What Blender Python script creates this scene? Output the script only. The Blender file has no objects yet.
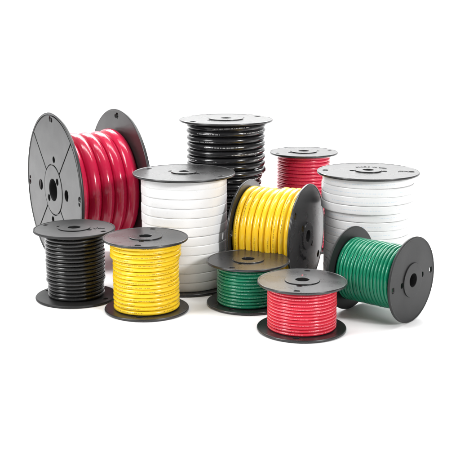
import bpy, bmesh, math, random
from mathutils import Matrix, Vector, noise

S = bpy.context.scene
COL = S.collection
PI = math.pi

# ------------------------------------------------------------------ camera
F_PX = 983.8                       # focal length in pixels of a 460 px wide picture
cd = bpy.data.cameras.new('camera')
cd.sensor_width = 36.0
cd.lens = F_PX / 460.0 * 36.0
cd.clip_start = 0.02
cd.clip_end = 100.0
cam = bpy.data.objects.new('camera', cd)
COL.objects.link(cam)
cam.location = (0, 0, 0.24766)
cam.rotation_euler = (PI / 2 - 0.225627, 0, 0)
S.camera = cam

# ------------------------------------------------------------------ studio light
W = bpy.data.worlds.new('World')
S.world = W
W.use_nodes = True
bg = W.node_tree.nodes['Background']
bg.inputs[0].default_value = (1, 1, 1, 1)
bg.inputs[1].default_value = 0.30

S.view_settings.view_transform = 'Standard'
S.view_settings.look = 'None'
S.view_settings.exposure = 0.0
S.view_settings.gamma = 1.0


def area(name, loc, target, sx, sy, power, color=(1, 1, 1)):
    l = bpy.data.lights.new(name, 'AREA')
    l.shape = 'RECTANGLE'
    l.size, l.size_y = sx, sy
    l.energy = power
    l.color = color
    o = bpy.data.objects.new(name, l)
    COL.objects.link(o)
    o.location = loc
    o.rotation_euler = (Vector(target) - Vector(loc)).to_track_quat('-Z', 'Y').to_euler()
    return o


area('key_lamp', (1.59, -0.74, 1.085), (0.0, 0.86, 0.05), 0.34, 0.38, 38.0)
area('side_softbox', (-1.2, 0.22, 0.95), (-0.02, 0.88, 0.06), 0.48, 0.70, 21.0)
area('overhead_softbox', (0.0, 1.0, 1.7), (0.0, 0.95, 0.0), 1.5, 1.5, 3.0)
area('rear_softbox', (0.0, 1.75, 0.80), (0.0, 0.85, 0.05), 1.6, 0.45, 23.0)
area('backdrop_lamp', (0.0, 0.95, 1.9), (0.0, 2.4, 0.55), 2.4, 0.4, 50.0)

# ------------------------------------------------------------------ materials


def new_mat(name):
    m = bpy.data.materials.new(name)
    m.use_nodes = True
    nt = m.node_tree
    return m, nt, nt.nodes['Principled BSDF']


def mth(nt, op, a, b=None, c=None):
    n = nt.nodes.new('ShaderNodeMath')
    n.operation = op
    for i, v in enumerate((a, b, c)):
        if v is None:
            continue
        if isinstance(v, (int, float)):
            n.inputs[i].default_value = v
        else:
            nt.links.new(v, n.inputs[i])
    return n.outputs[0]


def noise_node(nt, vec, scale, detail=3.0, rough=0.5, dim='3D'):
    n = nt.nodes.new('ShaderNodeTexNoise')
    n.noise_dimensions = dim
    n.inputs['Scale'].default_value = scale
    n.inputs['Detail'].default_value = detail
    n.inputs['Roughness'].default_value = rough
    if vec is not None:
        nt.links.new(vec, n.inputs['W' if dim == '1D' else 'Vector'])
    return n.outputs['Fac']


def ramp(nt, fac, a, b, lo, hi):
    n = nt.nodes.new('ShaderNodeMapRange')
    n.inputs['From Min'].default_value = a
    n.inputs['From Max'].default_value = b
    n.inputs['To Min'].default_value = lo
    n.inputs['To Max'].default_value = hi
    nt.links.new(fac, n.inputs['Value'])
    return n.outputs['Result']


def bump(nt, height, dist, strength, bsdf):
    n = nt.nodes.new('ShaderNodeBump')
    n.inputs['Distance'].default_value = dist
    n.inputs['Strength'].default_value = strength
    nt.links.new(height, n.inputs['Height'])
    nt.links.new(n.outputs['Normal'], bsdf.inputs['Normal'])


def plastic(name, base, rough, spec=0.5):
    """moulded black styrene: faint grain, rubbed patches, scuffs"""
    m, nt, b = new_mat(name)
    tc = nt.nodes.new('ShaderNodeTexCoord')
    oi = nt.nodes.new('ShaderNodeObjectInfo')
    off = nt.nodes.new('ShaderNodeVectorMath')
    off.operation = 'MULTIPLY_ADD'
    nt.links.new(oi.outputs['Random'], off.inputs[0])
    off.inputs[1].default_value = (7, 13, 5)
    nt.links.new(tc.outputs['Object'], off.inputs[2])
    v = off.outputs[0]
    big = noise_node(nt, v, 55, 4, 0.6)
    fine = noise_node(nt, v, 900, 2, 0.5)
    # scuffs: thin stretched noise
    mp = nt.nodes.new('ShaderNodeMapping')
    mp.inputs['Scale'].default_value = (60, 900, 300)
    mp.inputs['Rotation'].default_value = (0.2, 0.1, 0.7)
    nt.links.new(v, mp.inputs['Vector'])
    scr = noise_node(nt, mp.outputs[0], 1.0, 2, 0.5)
    scr = ramp(nt, scr, 0.66, 0.74, 0, 1)
    patch = ramp(nt, big, 0.5, 0.65, 0, 1)
    scuff = mth(nt, 'MULTIPLY', scr, patch)
    r0 = ramp(nt, big, 0.3, 0.7, rough - 0.025, rough + 0.03)
    r1 = mth(nt, 'ADD', r0, mth(nt, 'MULTIPLY', scuff, 0.10))
    nt.links.new(r1, b.inputs['Roughness'])
    mix = nt.nodes.new('ShaderNodeMix')
    mix.data_type = 'RGBA'
    mix.inputs['A'].default_value = (base, base, base * 1.02, 1)
    mix.inputs['B'].default_value = (base * 3, base * 3, base * 3, 1)
    nt.links.new(mth(nt, 'MULTIPLY', scuff, 0.6), mix.inputs['Factor'])
    nt.links.new(mix.outputs['Result'], b.inputs['Base Color'])
    b.inputs['IOR'].default_value = 1.54
    b.inputs['Specular IOR Level'].default_value = spec
    bump(nt, fine, 0.00004, 0.35, b)
    return m


def pvc(name, col, rough=0.24, ink=None, ink_amt=0.0, density=0.5, width=0.055, vary=0.06, char=900.0, words=38.0, drift_amp=0.10):
    """glossy wire jacket; ink = printed legend along the outside of the wire"""
    m, nt, b = new_mat(name)
    uv = nt.nodes.new('ShaderNodeUVMap')
    sp = nt.nodes.new('ShaderNodeSeparateXYZ')
    nt.links.new(uv.outputs['UV'], sp.inputs[0])
    u, v = sp.outputs[0], sp.outputs[1]
    tc = nt.nodes.new('ShaderNodeTexCoord')
    n1 = noise_node(nt, tc.outputs['Object'], 70, 3, 0.5)
    n2 = noise_node(nt, tc.outputs['Object'], 420, 2, 0.5)
    mix = nt.nodes.new('ShaderNodeMix')
    mix.data_type = 'RGBA'
    mix.inputs['A'].default_value = tuple(c * (1 - vary) for c in col) + (1,)
    mix.inputs['B'].default_value = tuple(min(1, c * (1 + vary)) for c in col) + (1,)
    nt.links.new(n1, mix.inputs['Factor'])
    out = mix.outputs['Result']
    if ink:
        # letters: 1-D noise along the wire, cut into words
        ch = noise_node(nt, u, char, 1, 0.6, '1D')
        ch = ramp(nt, ch, 0.44, 0.50, 0, 1)
        wd = noise_node(nt, u, words, 0, 0.5, '1D')
        wd = ramp(nt, wd, 0.5 - 0.25 * density, 0.52 - 0.25 * density, 0, 1)
        drift = noise_node(nt, u, 6.0, 1, 0.5, '1D')
        drift = ramp(nt, drift, 0.2, 0.8, 0.5 - drift_amp, 0.5 + drift_amp)
        band = mth(nt, 'ABSOLUTE', mth(nt, 'SUBTRACT', v, drift))
        band = ramp(nt, band, width, width * 0.75, 0, 1)
        f = mth(nt, 'MULTIPLY', mth(nt, 'MULTIPLY', ch, wd), band)
        f = mth(nt, 'MULTIPLY', f, ink_amt)
        mx = nt.nodes.new('ShaderNodeMix')
        mx.data_type = 'RGBA'
        nt.links.new(f, mx.inputs['Factor'])
        nt.links.new(out, mx.inputs['A'])
        mx.inputs['B'].default_value = tuple(ink) + (1,)
        out = mx.outputs['Result']
    nt.links.new(out, b.inputs['Base Color'])
    nt.links.new(ramp(nt, n2, 0.3, 0.7, rough - 0.04, rough + 0.08), b.inputs['Roughness'])
    b.inputs['IOR'].default_value = 1.5
    bump(nt, n2, 0.0002, 0.22, b)
    return m


M_BLACK = plastic('black_plastic', 0.019, 0.28)
M_BLACK_MATT = plastic('black_plastic_matt', 0.014, 0.38)
M_BLACK_DULL = plastic('black_plastic_dull', 0.012, 0.5, 0.31)
M_RED_HEAVY = pvc('red_heavy_jacket', (0.46, 0.008, 0.045), 0.17)
M_RED = pvc('red_jacket', (0.58, 0.026, 0.050), 0.20, (0.9, 0.50, 0.55), 0.32, 0.3, width=0.04, char=1000)
M_RED_PLAIN = pvc('red_jacket_plain', (0.55, 0.022, 0.060), 0.22)
M_YELLOW = pvc('yellow_jacket', (0.78, 0.52, 0.018), 0.20, (0.16, 0.08, 0.01), 0.75, 0.1, width=0.032, char=1000)
M_YELLOW_HEAVY = pvc('yellow_heavy_jacket', (0.76, 0.47, 0.016), 0.18, (0.08, 0.05, 0.01), 0.75, -0.3, width=0.022, char=900, words=14)
M_GREEN = pvc('green_jacket', (0.003, 0.18, 0.092), 0.19)
M_GREEN_PRINT = pvc('green_jacket_printed', (0.006, 0.18, 0.09), 0.22, (0.35, 0.6, 0.48), 0.4, 0.2, width=0.035)
M_BLACK_WIRE = pvc('black_jacket', (0.010, 0.010, 0.010), 0.21)
M_BLACK_HEAVY = pvc('black_heavy_jacket', (0.010, 0.010, 0.011), 0.17, (0.7, 0.7, 0.7), 0.75, -0.1, width=0.018, char=750, words=25)
M_WHITE_FLAT = pvc('white_flat_jacket', (0.82, 0.82, 0.82), 0.30, vary=0.02)
M_WHITE_FLAT_PRINT = pvc('white_flat_jacket_printed', (0.66, 0.66, 0.66), 0.30, (0.40, 0.52, 0.62), 0.5, 0.3, vary=0.02, width=0.0045, char=700, drift_amp=0.008)


def paper():
    m, nt, b = new_mat('white_backdrop_paper')
    tc = nt.nodes.new('ShaderNodeTexCoord')
    n = noise_node(nt, tc.outputs['Object'], 140, 4, 0.6)
    r = ramp(nt, n, 0.3, 0.7, 0.52, 0.62)
    nt.links.new(r, b.inputs['Roughness'])
    b.inputs['Base Color'].default_value = (0.9, 0.9, 0.9, 1)
    b.inputs['Specular IOR Level'].default_value = 0.25
    bump(nt, n, 0.0001, 0.3, b)
    return m


M_PAPER = paper()

# ------------------------------------------------------------------ mesh helpers


def link(name, me, mat, parent=None):
    o = bpy.data.objects.new(name, me)
    COL.objects.link(o)
    if mat:
        me.materials.clear()
        me.materials.append(mat)
    if parent:
        o.parent = parent
    return o


def finish(name, bm, mat, parent, M=None, smooth_angle=40, flat_caps=False):
    caps = []
    if flat_caps:
        bm.normal_update()
        caps = [f for f in bm.faces if abs(f.normal.z) > 0.9995]
    if M is not None:
        bm.transform(M)
    bmesh.ops.recalc_face_normals(bm, faces=bm.faces)
    for f in bm.faces:
        f.smooth = True
    for f in caps:
        f.smooth = False
        for e in f.edges:
            e.tag = True
    ang = math.radians(smooth_angle)
    for e in bm.edges:
        if len(e.link_faces) == 2:
            if e.tag or e.calc_face_angle(0.0) > ang:
                e.smooth = False
        else:
            e.smooth = False
    me = bpy.data.meshes.new(name)
    bm.to_mesh(me)
    bm.free()
    return link(name, me, mat, parent)


def loop_circle(cx, cy, r, n=48, ry=None, rot=0.0):
    ry = r if ry is None else ry
    c, s = math.cos(rot), math.sin(rot)
    pts = []
    for i in range(n):
        a = 2 * PI * i / n
        x, y = r * math.cos(a), ry * math.sin(a)
        pts.append((cx + x * c - y * s, cy + x * s + y * c))
    return pts


def loop_slot(cx, cy, w, h, rot, rad=None, n=5):
    """rounded rectangle w (along rot) x h"""
    rad = min(w, h) * 0.3 if rad is None else rad
    c, s = math.cos(rot), math.sin(rot)
    pts = []
    for qx, qy, a0 in ((1, 1, 0), (-1, 1, 90), (-1, -1, 180), (1, -1, 270)):
        for k in range(n):
            a = math.radians(a0 + 90 * k / (n - 1))
            x = qx * (w / 2 - rad) + rad * math.cos(a)
            y = qy * (h / 2 - rad) + rad * math.sin(a)
            pts.append((cx + x * c - y * s, cy + x * s + y * c))
    return pts


def plate(loops, z0, z1, bev=0.00015):
    """flat plate with holes: first loop outside, the others holes; returns a bmesh"""
    cu = bpy.data.curves.new('tmp', 'CURVE')
    cu.dimensions = '2D'
    cu.fill_mode = 'BOTH'
    for lp in loops:
        sp = cu.splines.new('POLY')
        sp.points.add(len(lp) - 1)
        for p, q in zip(sp.points, lp):
            p.co = (q[0], q[1], 0, 1)
        sp.use_cyclic_u = True
    cu.extrude = (z1 - z0) / 2 - bev
    cu.bevel_depth = bev
    cu.bevel_resolution = 1
    cu.offset = -bev
    o = bpy.data.objects.new('tmp', cu)
    COL.objects.link(o)
    dg = bpy.context.evaluated_depsgraph_get()
    me = bpy.data.meshes.new_from_object(o.evaluated_get(dg))
    bpy.data.objects.remove(o)
    bpy.data.curves.remove(cu)
    bm = bmesh.new()
    bm.from_mesh(me)
    bpy.data.meshes.remove(me)
    bmesh.ops.remove_doubles(bm, verts=bm.verts, dist=1e-6)
    bm.transform(Matrix.Translation((0, 0, (z0 + z1) / 2)))
    return bm


def add_bm(dst, src):
    me = bpy.data.meshes.new('tmp')
    src.to_mesh(me)
    src.free()
    dst.from_mesh(me)
    bpy.data.meshes.remove(me)


def lathe(bm, prof, n=96, closed=True):
    """revolve a closed (r, z) profile about z"""
    rings = []
    for i in range(n):
        a = 2 * PI * i / n
        rings.append([bm.verts.new((r * math.cos(a), r * math.sin(a), z)) for r, z in prof])
    m = len(prof)
    for i in range(n):
        A, B = rings[i], rings[(i + 1) % n]
        for k in range(m if closed else m - 1):
            bm.faces.new((A[k], B[k], B[(k + 1) % m], A[(k + 1) % m]))


def ring_profile(rc, zc, a, b, n=14, p=2.6):
    out = []
    for i in range(n):
        t = 2 * PI * i / n
        c, s = math.cos(t), math.sin(t)
        out.append((rc + a * math.copysign(abs(c) ** (2 / p), c), zc + b * math.copysign(abs(s) ** (2 / p), s)))
    return out


def pol(r, a):
    return r * math.cos(a), r * math.sin(a)


# ------------------------------------------------------------------ flange kinds
# a flange is built with its outer face up, between z = 0 (inner face) and z = t


def flange_small(R, t, slot_a, hub_r, hole_r):
    """disc with lip, raised hub; slots along one diameter: at the rim and beside the hub"""
    loops = [loop_circle(0, 0, R - t * 0.3, 128), loop_circle(0, 0, hole_r * 1.02, 40)]
    k = R / 0.035
    for a in (slot_a, slot_a + PI):
        x, y = pol(R * 0.835, a)
        loops.append(loop_slot(x, y, 0.0038 * k, 0.0048 * k, a, 0.0012 * k))
        x, y = pol(hub_r + 0.0017 * k, a)
        loops.append(loop_slot(x, y, 0.0038 * k, 0.0044 * k, a, 0.0016 * k))
    bm = plate(loops, 0.0, t * 0.86)
    lathe(bm, ring_profile(R - t * 0.42, t * 0.5, t * 0.42, t * 0.5), 144)
    # the hub, a ring standing on the disc
    hub = plate([loop_circle(0, 0, hub_r, 72), loop_circle(0, 0, hole_r, 40)], t * 0.86 - 0.0004, t + 0.0006 * k, 0.00025)
    return bm, hub


def flange_big(R, t):
    """big disc: four raised sectors parted by grooves, hub plate, round holes"""
    def holes(shrink=1.0):
        h = [loop_circle(0, 0, 0.147 * R * shrink, 48)]
        h.append(loop_circle(*pol(0.206 * R, math.radians(128)), 0.0034, 20))
        h.append(loop_circle(*pol(0.206 * R, math.radians(308)), 0.0034, 20))
        return h
    out_h = []
    for a in (-8, 172):
        out_h.append((math.radians(a), loop_circle(*pol(0.405 * R, math.radians(a)), 0.0032, 20)))
    for a in (90, 270):
        out_h.append((math.radians(a), loop_circle(*pol(0.475 * R, math.radians(a)), 0.0054, 28)))
    for a in (90, 180, 270, 0):
        aa = math.radians(a)
        out_h.append((aa, loop_circle(*pol(0.915 * R, aa + 0.026), 0.0030, 20)))
        out_h.append((aa, loop_circle(*pol(0.905 * R, aa - 0.036), 0.0022, 16)))
    bm = plate([loop_circle(0, 0, R - t * 0.3, 144)] + holes(1.02) + [l for a, l in out_h], 0, t * 0.45)
    # raised sectors
    r0, r1, gap = 0.336 * R, 0.955 * R, 0.0008
    for s in range(4):
        a0, a1 = math.radians(45 + 90 * s), math.radians(135 + 90 * s)
        mid = (a0 + a1) / 2
        lp = []
        for rr, sg in ((r0, 1), (r1, -1)):
            d = gap / rr
            for k in range(41):
                f = k / 40 if sg == 1 else 1 - k / 40
                lp.append(pol(rr, a0 + d + (a1 - a0 - 2 * d) * f))
        hs = [l for a, l in out_h if math.cos(a - mid) > 0.9]
        add_bm(bm, plate([lp] + hs, t * 0.45 - 0.0002, t * 0.95, 0.00018))
    lathe(bm, ring_profile(R - t * 0.42, t * 0.52, t * 0.42, t * 0.58), 160)
    hub = plate([loop_circle(0, 0, 0.320 * R, 80)] + holes(), t * 0.45 - 0.0002, t * 1.05, 0.0002)
    return bm, hub


# ------------------------------------------------------------------ wire


def smooth(v):
    return v * v * (3 - 2 * v)


def wound_wire(turns, seed, tube, flat=None, seg=56, sides=10, jit=0.0, jog=0.6, start=0.0):
    """turns = [(radius of the wire centre, z), ...] one entry per turn; tube = wire radius.
    flat = (half thickness, half height) gives flat cable. One continuous helix."""
    rnd = random.Random(seed)
    n = len(turns)
    jr = [rnd.uniform(-1, 1) * jit for _ in range(n * 4 + 8)]
    jz = [rnd.uniform(-1, 1) * jit for _ in range(n * 4 + 8)]
    bm = bmesh.new()
    uvl = bm.loops.layers.uv.new('UVMap')
    if flat:
        sec = []
        for i in range(sides):
            t = 2 * PI * (i + 0.5) / sides
            c, s = math.cos(t), math.sin(t)
            sec.append((flat[0] * math.copysign(abs(c) ** 0.36, c), flat[1] * math.copysign(abs(s) ** 0.27, s), t))
    else:
        sec = [(tube * math.cos(2 * PI * (i + 0.5) / sides), tube * math.sin(2 * PI * (i + 0.5) / sides), 2 * PI * (i + 0.5) / sides) for i in range(sides)]
    total = (n - 1) * seg
    a_start = start + rnd.uniform(-0.3, 0.3)
    prev = None
    ulen = 0.0
    lastp = None
    for i in range(total + 1):
        tt = i / seg
        k = min(int(tt), n - 2)
        f = tt - k
        # most of the change from turn to turn happens in the last part of the turn
        g = (1 - jog) * f + jog * smooth(max(0.0, min(1.0, (f - 0.70) / 0.30)))
        r = turns[k][0] * (1 - g) + turns[k + 1][0] * g
        z = turns[k][1] * (1 - g) + turns[k + 1][1] * g
        q = tt * 4
        qi = int(q)
        qf = smooth(q - qi)
        r += jr[qi] * (1 - qf) + jr[qi + 1] * qf
        z += 0.5 * (jz[qi] * (1 - qf) + jz[qi + 1] * qf)
        a = a_start + tt * 2 * PI
        ca, sa = math.cos(a), math.sin(a)
        p = Vector((r * ca, r * sa, z))
        if lastp is not None:
            ulen += (p - lastp).length
        lastp = p
        ring = [bm.verts.new(((r + x) * ca, (r + x) * sa, z + y)) for x, y, t in sec]
        if prev:
            pr, pu = prev
            for j in range(sides):
                j2 = (j + 1) % sides
                fc = bm.faces.new((pr[j], ring[j], ring[j2], pr[j2]))
                # v = 0.5 at the outside of the wire
                v0 = (sec[j][2] / (2 * PI) + 0.5) % 1.0
                v1 = v0 + 1.0 / sides
                for lo, (uu, vv) in zip(fc.loops, ((pu, v0), (ulen, v0), (ulen, v1), (pu, v1))):
                    lo[uvl].uv = (uu, vv)
        else:
            bm.faces.new(ring[::-1])
        prev = (ring, ulen)
    bm.faces.new(prev[0])
    return bm


def tube_path(pts, rad, sides=10):
    bm = bmesh.new()
    rings = []
    for i, p in enumerate(pts):
        p = Vector(p)
        d = (Vector(pts[min(i + 1, len(pts) - 1)]) - Vector(pts[max(i - 1, 0)])).normalized()
        up = Vector((0, 0, 1)) if abs(d.z) < 0.9 else Vector((1, 0, 0))
        u = d.cross(up).normalized()
        v = d.cross(u)
        rings.append([bm.verts.new(p + rad * (math.cos(2 * PI * k / sides) * u + math.sin(2 * PI * k / sides) * v)) for k in range(sides)])
    for A, B in zip(rings, rings[1:]):
        for k in range(sides):
            bm.faces.new((A[k], A[(k + 1) % sides], B[(k + 1) % sides], B[k]))
    bm.faces.new(rings[0][::-1])
    bm.faces.new(rings[-1])
    return bm


def arc_text(body, size, radius, ang, z, thick, inward=False):
    """raised letters on an arc round the axis, centred on angle ang, tops pointing outward"""
    cu = bpy.data.curves.new('tmp', 'FONT')
    cu.body = body
    cu.size = size
    cu.align_x = 'CENTER'
    cu.space_character = 1.12
    cu.extrude = thick / 2
    cu.resolution_u = 3
    o = bpy.data.objects.new('tmp', cu)
    COL.objects.link(o)
    dg = bpy.context.evaluated_depsgraph_get()
    me = bpy.data.meshes.new_from_object(o.evaluated_get(dg))
    bpy.data.objects.remove(o)
    bpy.data.curves.remove(cu)
    bm = bmesh.new()
    bm.from_mesh(me)
    bpy.data.meshes.remove(me)
    bmesh.ops.remove_doubles(bm, verts=bm.verts, dist=1e-7)
    for v in bm.verts:
        x, y, zz = v.co
        if inward:
            r = radius - y
            a = ang + x / radius
        else:
            r = radius + y
            a = ang - x / radius
        v.co = (r * math.cos(a), r * math.sin(a), z + zz)
    return bm


# ------------------------------------------------------------------ the spool
def make_turns(z0, z1, n, radii):
    """radii = function of the fraction 0..1 from z0 to z1"""
    return [(radii(i / (n - 1)), z0 + (z1 - z0) * i / (n - 1)) for i in range(n)]


def spool(label, x, y, R, h, yaw, wire_mat, turns_n, radii, t=0.0022, lying=False, spin=0.0,
          slot=PI / 2, slot_far=None, hub=0.39, hole=0.155, kind='small', flat=None, jit=0.0002, seed=1,
          plast=None, seg=56, sides=10, tube_k=0.5, text=None, emblem=None, wire_tip=None, barrel=None, jog=None):
    plast = plast or M_BLACK
    root = bpy.data.objects.new('wire_spool', None)
    COL.objects.link(root)
    root.empty_display_size = 0.01
    root.location = (x, y, 0.0)
    root.rotation_euler = (0, 0, yaw)
    root['label'] = label
    root['category'] = 'wire spool'
    root['group'] = 'spools of coloured electrical wire'
    if lying:
        M = Matrix.Translation((0, 0, R)) @ Matrix.Rotation(PI / 2, 4, 'Y') @ Matrix.Rotation(spin, 4, 'Z') @ Matrix.Translation((0, 0, -h / 2))
    else:
        M = Matrix.Translation((0, 0, 0.0002)) @ Matrix.Rotation(spin, 4, 'Z')
    # standing on its hub: keep the lower hub inside the lip so the rim rests on the ground
    top = Matrix.Translation((0, 0, h - t))
    bot = Matrix.Translation((0, 0, t)) @ Matrix.Rotation(PI, 4, 'X')
    fl = []
    for T, sa in ((bot, -slot if slot_far is None else -slot_far), (top, slot)):
        if kind == 'big':
            d, hb = flange_big(R, t)
        else:
            d, hb = flange_small(R, t, sa, hub * R, hole * R)
        f = finish('flange', d, plast, root, M @ T, 40, True)
        fl.append(f)
        if T is bot and not lying:
            hb.free()                                  # hub of the lower flange faces the ground, out of sight
        else:
            finish('hub', hb, plast, f, M @ T, 40, True)
    # barrel
    pitch = (h - 2 * t) / turns_n
    tube = pitch * tube_k
    half = flat[0] if flat else tube
    rmin = min(radii(i / 20) for i in range(21)) - 2 * half
    rin = hole * R * 0.97
    rb = barrel or hub * R
    bm = bmesh.new()
    lathe(bm, [(rin, t * 0.3), (rin + 0.001, t * 0.3), (rin + 0.001, h - t * 0.3), (rin, h - t * 0.3)], 48)
    lathe(bm, [(rb - 0.0012, t * 0.3), (rb, t * 0.3), (rb, h - t * 0.3), (rb - 0.0012, h - t * 0.3)], 72)
    finish('core', bm, plast, root, M)
    # winding: radii are of the outside of the wire
    zz = t + (flat[1] if flat else tube)
    tr = make_turns(zz, h - zz, turns_n, lambda f: radii(f) - half)
    # the last turn runs on flat against the flange
    tr = tr + [(tr[-1][0] - 0.15 * half, tr[-1][1])]
    bm = wound_wire(tr, seed, tube, flat, seg, sides, jit, jog or (0.93 if flat else 0.7), math.radians(99) - spin if lying else math.radians(150))
    # the layers underneath, seen through the slots and between loose turns
    if rmin - 0.0004 > rb + 0.0004:
        g = min(tube * 0.5, 0.0008)
        prof = [(rb + 0.0002, t + 0.0003), (rmin - 0.0002, t + 0.0003)]
        for k in range(turns_n * 2 + 1):
            prof.append((rmin - 0.0002 + (0 if k % 2 else g), t + 0.0004 + (h - 2 * t - 0.0008) * k / (turns_n * 2)))
        prof += [(rmin - 0.0002, h - t - 0.0003), (rb + 0.0002, h - t - 0.0003)]
        lathe(bm, prof, 64)
    finish('wire', bm, wire_mat, root, M, 80)
    if text:
        body, size, rad, ang, inward = text
        finish('lettering', arc_text(body, size, rad, ang, h - t * 0.14 + 0.0001, 0.0005, inward), plast, fl[1], M, 30, True)
    if emblem:
        pts = [(px, py, h - t * 0.14 + 0.0001) for px, py in emblem]
        finish('emblem', tube_path(pts, 0.00035, 6), plast, fl[1], M)
    if wire_tip:
        ang, r0 = wire_tip
        pts = []
        for k in range(9):
            f = k / 8
            pts.append((*pol(r0 - 0.0032 * f * f, ang + 0.12 * f), h - 0.0035 + 0.0038 * math.sin(f * 1.9)))
        finish('wire_end', tube_path(pts, tube * 0.55), wire_mat, root, M)
    return root


def step(levels):
    """levels = [(up to fraction, radius), ...] with short ramps between them"""
    def f(v):
        r = levels[-1][1]
        for i, (e, q) in enumerate(levels):
            if v <= e:
                r = q
                break
        return r
    return f


R0 = 0.035
# standing spools (frac 0 = bottom)
spool('black wire spool standing at the far left in front of the big red cable spool',
      -0.1330, 0.8188, R0, 0.0615, 0, M_BLACK_WIRE, 17, step([(0.24, 0.0243), (1, 0.0254)]), slot=math.radians(-25), seed=11,
      plast=M_BLACK_DULL, emblem=[(0.0165, 0.000), (0.0185, -0.0045), (0.0195, 0.003), (0.0205, -0.003), (0.0225, 0.0), (0.0215, -0.003), (0.0245, -0.0015), (0.0262, -0.0015)])
spool('yellow wire spool standing upright in front of the tall white spool',
      -0.0692, 0.7836, R0, 0.0622, 0, M_YELLOW, 16, step([(0.74, 0.0275), (1, 0.0294)]), slot=math.radians(83), seed=12)
spool('short green wire spool standing upright between the yellow standing spool and the red front spool',
      0.0152, 0.8005, R0, 0.0385, 0, M_GREEN_PRINT, 12, step([(1, 0.0264)]), slot=math.radians(62), seed=13, jit=0.0003)
spool('short red wire spool standing at the very front, nearest of all',
      0.0559, 0.7329, R0, 0.0395, 0, M_RED, 14, step([(1, 0.0271)]), slot=math.radians(78), seed=14, jit=0.0002,
      wire_tip=(math.radians(80), 0.0142))
spool('tall white flat cable spool standing left of centre, beside the big red cable spool',
      -0.0409, 0.8623, 0.0456, 0.1024, 0, M_WHITE_FLAT, 12, step([(1, 0.0382)]), hub=0.25, hole=0.10, slot=math.radians(150),
      flat=(0.0014, 0.00405), seed=15, sides=20, jit=0.00025, seg=64)
spool('tall white flat cable spool behind the lying green spool, thicker at the top',
      0.1236, 0.8690, 0.0458, 0.1025, 0, M_WHITE_FLAT_PRINT, 13, step([(0.70, 0.0385), (0.95, 0.0414), (1, 0.0405)]), hub=0.26, hole=0.11, slot=math.radians(-7),
      flat=(0.0015, 0.00375), seed=16, sides=20, jit=0.0003, seg=64,
      text=('MADE IN USA', 0.0042, 0.0205, math.radians(73), False),
      emblem=[(0.026, -0.005), (0.0275, -0.0015), (0.0295, -0.0015), (0.0300, -0.004), (0.0305, -0.001), (0.0335, -0.0025), (0.0350, -0.006)])
spool('tallest spool, wound with thick black cable, standing at the back centre',
      -0.0039, 0.9584, 0.0457, 0.1388, 0, M_BLACK_HEAVY, 21, step([(0.62, 0.0350), (0.68, 0.0399), (1, 0.0388)]), hub=0.37, hole=0.12, slot=math.radians(35),
      seed=17, jit=0.0005)
spool('red wire spool standing at the back, right of the tallest black spool',
      0.0754, 0.9987, R0, 0.1008, 0, M_RED_PLAIN, 27, step([(1, 0.0273)]), slot=math.radians(20), seed=18)
# lying spools (frac 0 = left end)
spool('largest spool, lying on its side at the left, wound with thick red cable',
      -0.1391, 0.9454, 0.0741, 0.0701, math.radians(30.0), M_RED_HEAVY, 5, step([(0.9, 0.0532), (1, 0.0555)]), t=0.0026, lying=True, spin=PI, plast=M_BLACK_MATT,
      kind='big', seed=19, barrel=0.0385, jog=0.8, jit=0.0004, seg=96, sides=20, hole=0.147, tube_k=0.51)
spool('yellow cable spool lying on its side, its black end facing right',
      0.0420, 0.8643, 0.0466, 0.0592, -0.4171, M_YELLOW_HEAVY, 9, step([(0.42, 0.0408), (0.62, 0.0398), (1, 0.0418)]), lying=True,
      hub=0.27, hole=0.12, slot=math.radians(53), slot_far=math.radians(262), seed=20, jit=0.0004, seg=80, sides=14,
      text=('MADE IN USA', 0.0042, 0.0215, math.radians(318), True))
spool('green wire spool lying on its side at the right with its end facing the viewer',
      0.1219, 0.7690, 0.0349, 0.0594, -0.7032, M_GREEN, 17, step([(0.88, 0.0262), (0.96, 0.0254), (1, 0.0240)]), lying=True,
      slot=math.radians(95), hub=0.40, hole=0.16, seed=21, plast=M_BLACK_DULL)


# ------------------------------------------------------------------ studio floor and backdrop, one seamless sheet
def backdrop():
    bm = bmesh.new()
    prof = [(-2.0, 0.0), (-0.5, 0.0), (0.6, 0.0), (1.2, 0.0), (1.9, 0.0)]
    for k in range(1, 17):
        a = PI / 2 * k / 16
        prof.append((1.9 + 0.6 * math.sin(a), 0.6 - 0.6 * math.cos(a)))
    prof.append((2.5, 2.6))
    xs = (-3.0, -1.0, 0.0, 1.0, 3.0)
    g = [[bm.verts.new((x, y, z)) for y, z in prof] for x in xs]
    for A, B in zip(g, g[1:]):
        for k in range(len(prof) - 1):
            bm.faces.new((A[k], B[k], B[k + 1], A[k + 1]))
    o = finish('backdrop', bm, M_PAPER, None)
    o['kind'] = 'structure'
    return o


backdrop()
